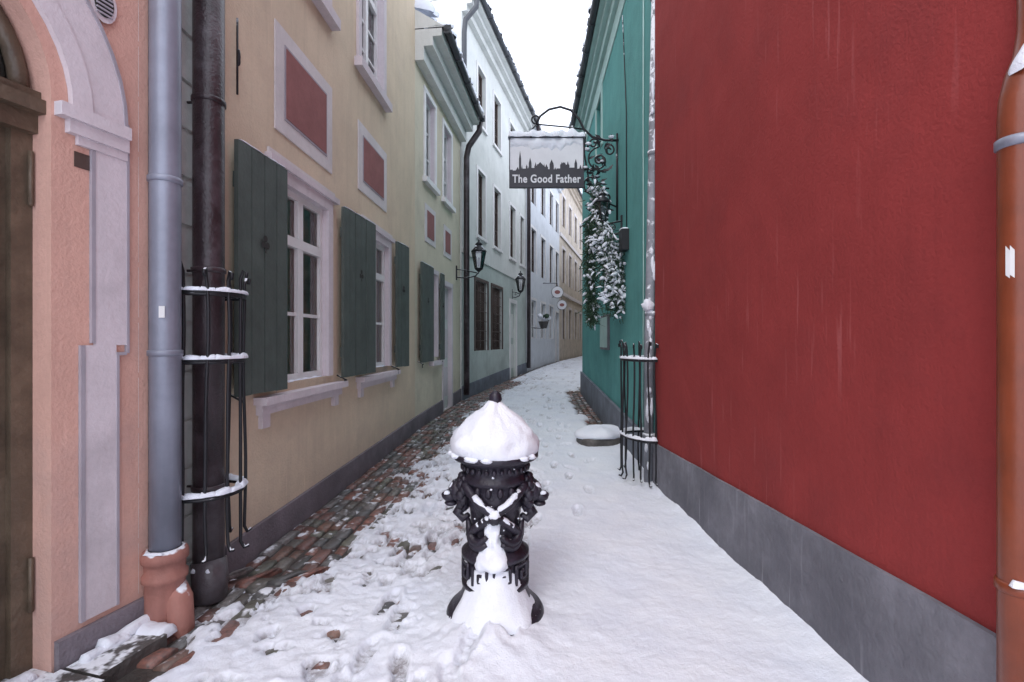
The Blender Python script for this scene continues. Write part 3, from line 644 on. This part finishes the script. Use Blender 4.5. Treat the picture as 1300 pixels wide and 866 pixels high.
for k in range(28):
    a=2*math.pi*k/28; b.blob((hx+.176*math.cos(a),hy+.176*math.sin(a),.83),(.013,.013,.018),castiron,0,seg=8,rings=6)
for k in range(16):
    a=2*math.pi*(k+.5)/16; b.blob((hx+.155*math.cos(a),hy+.155*math.sin(a),.72),(.017,.017,.03),castiron,0,seg=8,rings=6)
b.build('body',P); b=B()
cyl=lambda a,z,r:(hx+r*math.sin(a),hy-r*math.cos(a),z)
n=9
for k in range(n):
    a0=2*math.pi*k/n; w=2*math.pi/n*.86
    key=[(0,.245),(0,.34),(.8,.34),(.8,.27),(.35,.27),(.35,.305),(.55,.305)]
    pts=[]
    for i in range(len(key)-1):
        for t in np.linspace(0,1,6)[:-1]: pts.append((a0+w*(key[i][0]+(key[i+1][0]-key[i][0])*t),key[i][1]+(key[i+1][1]-key[i][1])*t))
    pts.append((a0+w*key[-1][0],key[-1][1]))
    b.tube([cyl(p[0],p[1],.174) for p in pts],.0095,castiron,6)
b.build('greek_key_band',P); b=B()
def rad(z): return np.interp(z,[.4,.45,.5,.56,.61,.66,.7,.745,.78],[.15,.138,.134,.136,.148,.163,.158,.163,.17])
for s_ in (-1,1):
    for off in (0,math.pi):
        pts=[];
        for t in np.linspace(-1,1,25):
            z=.615+s_*.135*t; pts.append(cyl(off+t*1.15,z,rad(z)+.008))
        b.tube(pts,[.026]*25,castiron,8)
        if off==0:
            pts2=[(p[0],p[1]-.010,p[2]+.010+.004*mn.noise(Vector((i*.9,s_,1)))) for i,p in enumerate(pts)][5:-3]
            b.tube(pts2,[.016+.007*mn.noise(Vector((i*.7,s_*3,0)))*2 for i in range(len(pts2))],snow,10)
b.blob((hx,hy-.165,.60),(.035,.03,.035),castiron,.2); b.blob((hx+.0,hy-.180,.62),(.03,.015,.025),snow,.4)
for s_ in (-1,1):
    for (zz,amp) in ((.50,.07),(.46,.05)):
        pts=[cyl(s_*(.25+1.0*t),zz-amp*math.sin(math.pi*t)+.06*t,.152) for t in np.linspace(0,1,14)]
        b.tube(pts,[.012+.012*math.sin(math.pi*i/13) for i in range(14)],castiron,8)
b.build('crossed_straps',P)
for s_ in (-1,1):
    b=B(); q=lambda dx,dy,dz:(hx+s_*dx,hy+dy,dz)
    b.tube([q(.12,0,.68),q(.2,-.01,.685)],[.07,.06],castiron,16)
    b.blob(q(.195,-.015,.70),(.055,.062,.062),castiron,.15,3,18,12,1)
    b.blob(q(.245,-.02,.672),(.042,.036,.032),castiron,.1,3,14,10,2)
    b.blob(q(.275,-.02,.678),(.014,.02,.013),castiron,0,3,10,8,2)
    b.blob(q(.238,-.02,.632),(.034,.028,.016),castiron,.1,3,12,8,3)
    for yy in (-.045,.02): b.blob(q(.232,yy-.008,.714),(.014,.013,.012),castiron,0,3,8,6,4)
    for yy in (-.055,.035): b.blob(q(.185,yy,.752),(.018,.014,.022),castiron,0,3,8,6,5)
    for k in range(18):
        a=2*math.pi*k/18; r=.074; c=q(.165+.014*(k%2),-.01+r*math.cos(a)*.95,.692+r*math.sin(a))
        b.blob(c,(.026,.024,.032),castiron,.3,3,8,6,k)
    b.tube([q(.165,-.03,.63),q(.2,-.035,.585),q(.17,-.04,.555),q(.14,-.05,.58)],[.034,.028,.022,.014],castiron,8)
    b.snowline(q(.15,-.03,.762),q(.245,-.03,.72),.05,.022,s_*5,.012); b.blob(q(.255,-.045,.695),(.018,.015,.01),snow,.4)
    b.build('lion_head_outlet',P)
b=B()
def capmod(a,r,z):
    d=Vector((math.cos(a),math.sin(a),0)); nz=mn.noise(d*1.2+Vector((0,0,z*5+3))); n2=mn.noise(d*3+Vector((0,0,z*14))); n3=mn.noise(d*9+Vector((0,0,z*45)))
    e=min(1,max(0,(z-.90)*14))
    return max(.004,r*(1+e*(.12*nz+.08*n2+.035*n3)))+.010*math.cos(a-2.6)*e,.010*nz+.005*n3
b.lathe(H,[(.20,.903),(.224,.904),(.236,.915),(.241,.935),(.240,.955),(.235,.975),(.228,.99),(.219,1.005),(.208,1.02),(.195,1.035),(.181,1.05),(.166,1.065),(.150,1.08),(.133,1.094),(.114,1.108),(.095,1.120),(.078,1.132),(.062,1.146),(.048,1.16),(.036,1.173),(.024,1.184),(.014,1.19)],snow,72,mod=capmod)
for k in range(10):
    a=random.uniform(3.3,6.1); b.blob((hx+.225*math.cos(a),hy+.225*math.sin(a),.905),(.035,.02,.014),snow,.5,seed=k,seg=8,rings=6)
b.build('snow_cap',P); b=B()
def skirt(a,r,z):
    fr=(1-math.sin(a))/2
    nz=mn.noise(Vector((math.cos(a)*2,math.sin(a)*2,z*6))); n2=mn.noise(Vector((math.cos(a)*6,math.sin(a)*6,z*20)))
    base=np.interp(z,[0,.09,.15,.22,.3,.38],[.225,.205,.176,.164,.160,.14])-.01
    k=max(0,min(1,(fr-.40+.12*nz)*2.6)); up=np.interp(abs(math.atan2(math.cos(a),-math.sin(a))),[0,.4,.8,1.4,2.2],[1,.9,.4,.2,.1])
    up2=1 if z<.10 else (up*(z-.10)/.1+(1-(z-.10)/.1) if z<.2 else up)
    rr=base+(r-base)*k*up2
    return rr*(1+.06*nz+.035*n2),0
b.lathe(H,[(.268,.02),(.265,.05),(.256,.08),(.246,.10),(.236,.12),(.226,.15),(.217,.18),(.208,.21),(.198,.24),(.188,.28),(.178,.32),(.168,.35),(.14,.385)],snow,72,mod=skirt)
vs=[];fs=[];NZ,NA=30,13
for i in range(NZ):
    z=.33+.28*i/(NZ-1)
    for j in range(NA):
        u=(j/(NA-1)-.5)*2; w=.50-.25*(i/(NZ-1))+.2*mn.noise(Vector((z*14,u*.5,1))); a=u*w-.08
        rb=float(np.interp(z,[.23,.34,.36,.39,.41,.45,.5,.56,.62],[.18,.18,.19,.175,.155,.142,.138,.14,.155])); th=.026*(1-u**2)**.6*(1+.8*mn.noise(Vector((z*25,u*3,2))))-.006
        if i in (0,NZ-1): th=-.01
        vs.append(cyl(a,z,rb+th))
for i in range(NZ-1):
    for j in range(NA-1): fs.append((i*NA+j,i*NA+j+1,(i+1)*NA+j+1,(i+1)*NA+j))
b.add(vs,fs,snow,True)
for k in range(30):
    a=random.gauss(0,.8); z=random.uniform(.4,.86); r=float(np.interp(z,[.4,.5,.6,.7,.78,.83,.86],[.15,.132,.145,.158,.17,.17,.19]))
    s=random.uniform(.003,.007); b.blob(cyl(a,z,r),(s*1.2,s*.8,s),snow,.5,seg=7,rings=5,seed=k)
b.build('snow_skirt',P)

# ------------------------------------------------------------------ ground, cobbles, snow
XLp=np.array([(-1.5,-3.0),(2.57,-1.915),(2.6,-1.95),(3.08,-1.95),(3.1,-1.84),(8,-1.59),(11.3,-1.2),(11.4,-1.15),(18.1,.53),(25,2.43),(37,5.8),(46,12.5)])
XRp=np.array([(-1.5,1.6),(4.92,1.44),(5,1.5),(12.5,1.8),(12.9,2.1),(25,4.6),(46,11.1)])
XL=lambda y:np.interp(y,XLp[:,0],XLp[:,1]); XR=lambda y:np.maximum(np.interp(y,XRp[:,0],XRp[:,1]),XL(y)+.5)
def vn(x,y,seed=0):
    xi=np.floor(x).astype(np.int64); yi=np.floor(y).astype(np.int64); fx=x-xi; fy=y-yi
    fx=fx*fx*(3-2*fx); fy=fy*fy*(3-2*fy)
    def h(a,c):
        n=(a*374761393+c*668265263+seed*1442695041)&0xffffffff; n=((n^(n>>13))*1274126177)&0xffffffff; n=n^(n>>16); return (n&0xffff)/65535.
    return (h(xi,yi)*(1-fx)+h(xi+1,yi)*fx)*(1-fy)+(h(xi,yi+1)*(1-fx)+h(xi+1,yi+1)*fx)*fy
def fbm(x,y,s,o=4,seed=0):
    t=0;a=1;w=0
    for k in range(o): t=t+a*vn(x*s,y*s,seed+k*17); w+=a; a*=.5; s*=2.03
    return t/w
sst=lambda a,b_,x:(lambda t:t*t*(3-2*t))(np.clip((x-a)/(b_-a),0,1))
def gridmesh(name,X,Y,Z,mat,attr=None):
    ny,nx=X.shape; me=bpy.data.meshes.new(name); co=np.stack([X,Y,Z],-1).reshape(-1,3)
    idx=np.arange(ny*nx).reshape(ny,nx); q=np.stack([idx[:-1,:-1],idx[:-1,1:],idx[1:,1:],idx[1:,:-1]],-1).reshape(-1,4)
    me.vertices.add(len(co)); me.vertices.foreach_set('co',co.ravel()); me.loops.add(q.size); me.loops.foreach_set('vertex_index',q.ravel().astype(np.int32))
    me.polygons.add(len(q)); me.polygons.foreach_set('loop_start',np.arange(0,q.size,4,dtype=np.int32)); me.polygons.foreach_set('loop_total',np.full(len(q),4,dtype=np.int32))
    me.update(calc_edges=True); me.polygons.foreach_set('use_smooth',np.ones(len(q),bool)); me.materials.append(mat)
    if attr is not None:
        a=me.attributes.new('dirt','FLOAT','POINT'); a.data.foreach_set('value',attr.ravel().astype(np.float32))
    me.update(); o=bpy.data.objects.new(name,me); scene.collection.objects.link(o); return o
ys=[-1.5]
while ys[-1]<46:
    y_=ys[-1]; ys.append(y_+(.06 if y_<1.7 else .013*max(1,(y_/3)**1.4)))
ys=np.array(ys); nx=300; t=np.linspace(0,1,nx)
Y=np.repeat(ys[:,None],nx,1); xl=XL(ys)-.12; xr=XR(ys)+.12
X=xl[:,None]+(xr-xl)[:,None]*t[None,:]
dl=X-XL(ys)[:,None]; drr=XR(ys)[:,None]-X; gz=g(Y)
n1=fbm(X,Y,2.2,5,1); n2=fbm(X,Y,9,4,5); n3=fbm(X,Y,28,3,9); n4=fbm(X,Y,1.1,3,21)
cover=sst(.50,.80,dl+.70*(n1-.5)+.35*(n2-.5)+.15*(n3-.5))
cover=np.where(Y>15,np.maximum(cover,sst(.1,.3,dl)),cover)
cover=np.where(Y<2.75,np.clip(sst(.25,.5,dl+.9*(n1-.5)),0,1),cover)
left=np.clip(1-sst(1.5,2.4,dl+.5*(n1-.5)),0,1)
th=.034+.02*(n1-.5)+left*.024*(n2-.5)+left*.018*(n3-.5)+(1-left)*(.012*(n2-.5)+.006*(n3-.5))+.03*(n4-.5)
th+= .06*np.exp(-np.clip(drr,0,9)/.09)*(.3+n1)*(Y<7)
holes=sst(.56,.66,n2+.16*(n3-.5)+.25*(n1-.5))*np.clip(1-sst(.9,1.9,dl),0,1)
th-=.048*holes
tread=np.zeros_like(X)
rf=random.Random(12)
def foot(x,y,a,dp=.035,L=.14,Wd=.05):
    global th,tread
    j0=np.searchsorted(ys,y-.3); j1=np.searchsorted(ys,y+.3); sl=slice(j0,j1)
    dx=X[sl]-x; dy=Y[sl]-y; u=(dx*math.sin(a)+dy*math.cos(a))/L; v=(dx*math.cos(a)-dy*math.sin(a))/(Wd*(1-.28*np.exp(-((u+.25)/.3)**2)))
    r=np.sqrt(u*u+v*v); f=(1-sst(.78,1.02,r)); th[sl]+=-dp*f+.008*np.exp(-((r-1.18)/.14)**2)+f*.004*np.sin(u*22)*(Y[sl]<5); tread[sl]=np.maximum(tread[sl],f*rf.uniform(.05,.5))
for k in range(120):
    y_=rf.uniform(1.9,9.5); base=float(XL(y_)); foot(base+rf.uniform(.7,2.0),y_,rf.gauss(.05,.3),rf.uniform(.018,.036))
for lane,st in ((1.9,0.),(2.25,.2)):
    y_=4.0+st; sd=1
    while y_<24: foot(float(XL(y_))+lane+sd*.11+rf.gauss(0,.04),y_,rf.gauss(.12,.12),.03); y_+=rf.uniform(.45,.6); sd=-sd
for k in range(90):
    y_=rf.uniform(4.0,16); foot(float(XL(y_))+rf.uniform(.8,2.7),y_,rf.gauss(.1,.4),rf.uniform(.014,.03))
bare=-.030+.05*(n2-.5)+.03*(n3-.5)
z=bare*(1-cover)+th*cover
rb=(1-sst(.28,.45,drr+.4*(n1-.5)))*sst(7.2,8,Y)*(1-sst(13,14,Y)); z=z*(1-rb)+(bare-.01)*rb
z+= .065*np.exp(-(((X-hx)/.25)**2+((Y-hy+.26)/.18)**2))*(1+.6*(n2-.5)+.5*(n1-.5))+.03*np.exp(-(((X-hx)/.36)**2+((Y-hy)/.34)**2))*(1+.8*(n2-.5))
dirt=np.clip(np.clip(1-sst(-.012,.022,z),0,1)*.85+tread*.5+left*.22*sst(.45,.7,n1+.3*(n3-.5)),0,1)
gridmesh('snow_covered_street',X,Y,gz+z,snowg,dirt)
ysc=np.linspace(-1.5,46,120); Yc=np.repeat(ysc[:,None],6,1); Xc=(XL(ysc)-.15)[:,None]+((XR(ysc)-XL(ysc))+.3)[:,None]*np.linspace(0,1,6)[None,:]
gridmesh('street_bed',Xc,Yc,g(Yc)-.022,gnd)
b=B(); b.add([(-300,-300,-.09),(300,-300,-.09),(300,300,-.09),(-300,300,-.09)],[(0,1,2,3)],snow); b.build('ground')

def cobbles(name,y0,y1,edge,sgn,width,seed):
    r=random.Random(seed); vs=[];fs=[];cols=[]
    off=.035
    while off<width:
        w=r.uniform(.085,.13); y_=y0+r.uniform(0,.1)
        while y_<y1:
            L=r.uniform(.12,.25); gap=.016; zt=G(y_)+r.uniform(-.014,.012)
            base=r.choice([(.25,.115,.09),(.20,.105,.09),(.15,.14,.125),(.15,.15,.12),(.17,.16,.155),(.22,.13,.10),(.12,.12,.12),(.24,.12,.10)]); k=r.uniform(.7,1.25); colr=tuple(c*k for c in base)+(1,)
            def pt(o,yy,zz): return (float(edge(yy))+sgn*o,yy,zz)
            a0,a1=off+gap/2,off+w-gap/2; b0,b1=y_+gap/2,y_+L-gap/2; j=lambda:r.uniform(-.007,.007); t1,t2,t3,t4=[zt+r.uniform(-.007,.007) for _ in range(4)]
            o=len(vs); e=.014
            ring=[(a0,b0),(a1,b0),(a1,b1),(a0,b1)]
            vs+=[pt(p[0]+j(),p[1]+j(),zt-.05) for p in ring]
            vs+=[pt(p[0]+j(),p[1]+j(),zt-.014) for p in ring]
            vs+=[pt(a0+e+j(),b0+e+j(),t1),pt(a1-e+j(),b0+e+j(),t2),pt(a1-e+j(),b1-e+j(),t3),pt(a0+e+j(),b1-e+j(),t4)]
            c_=pt((a0+a1)/2,(b0+b1)/2,zt+.006); vs.append(c_)
            f=[]
            for q in range(4):
                q2=(q+1)%4; f+=[(o+q,o+q2,o+4+q2,o+4+q),(o+4+q,o+4+q2,o+8+q2,o+8+q),(o+8+q,o+8+q2,o+12)]
            fs+=f; cols+=[colr]*13; y_+=L
        off+=w
    me=bpy.data.meshes.new(name); me.from_pydata(vs,[],fs); me.materials.append(cob)
    at=me.color_attributes.new('col','FLOAT_COLOR','POINT'); at.data.foreach_set('color',np.array(cols,dtype=np.float32).ravel())
    me.polygons.foreach_set('use_smooth',[True]*len(fs)); me.update(); o=bpy.data.objects.new(name,me); scene.collection.objects.link(o)
cobbles('cobblestone_gutter',2.2,17,XL,1,1.8,4)
cobbles('cobblestone_gutter',6.8,14,XR,-1,.6,9)
b=B(); FK=Frame(-1.915,2.57,.27,1)
for (a,c,n1_,zt) in ((1.05,1.62,.36,.05),(1.64,2.16,.30,.055),(2.18,2.48,.24,.05)): b.fb(FK,a,c,.04,n1_,-.08,zt,slab)
for (a,c,nn_,ww) in ((1.95,2.1,.10,.09),(2.22,2.42,.07,.06),(1.66,1.9,.22,.11)): b.snowline(FK(a,nn_,.05),FK(c,nn_,.05),ww,.03,a*7,.012)
b.build('stone_doorstep')

# ------------------------------------------------------------------ world, sun, camera
w=bpy.data.worlds.new('World'); scene.world=w; w.use_nodes=True; nt=w.node_tree; bg=nt.nodes['Background']
sk=nt.nodes.new('ShaderNodeTexSky'); sk.sky_type='NISHITA'; sk.sun_disc=False; sk.sun_elevation=R(48); sk.sun_rotation=R(200); sk.air_density=1.0; sk.dust_density=4
mx=mix(nt,.78,sk.outputs[0],(15.0,15.9,18.0)); nt.links.new(mx,bg.inputs[0]); bg.inputs[1].default_value=.15
L=bpy.data.lights.new('sun','SUN'); L.energy=.8; L.angle=R(20); L.color=(1,.97,.94); so=bpy.data.objects.new('sun',L); scene.collection.objects.link(so)
d=Vector((math.sin(R(200))*math.cos(R(48)),math.cos(R(200))*math.cos(R(48)),math.sin(R(48)))); so.rotation_euler=(d).to_track_quat('Z','Y').to_euler()
cam=bpy.data.cameras.new('camera'); cam.sensor_width=36; cam.lens=17.17; cam.clip_start=.05; cam.clip_end=1000
co=bpy.data.objects.new('camera',cam); scene.collection.objects.link(co); co.location=(0,0,1.5); co.rotation_euler=(R(90),0,0); scene.camera=co
scene.view_settings.view_transform='Standard'; scene.view_settings.look='None'; scene.view_settings.exposure=0
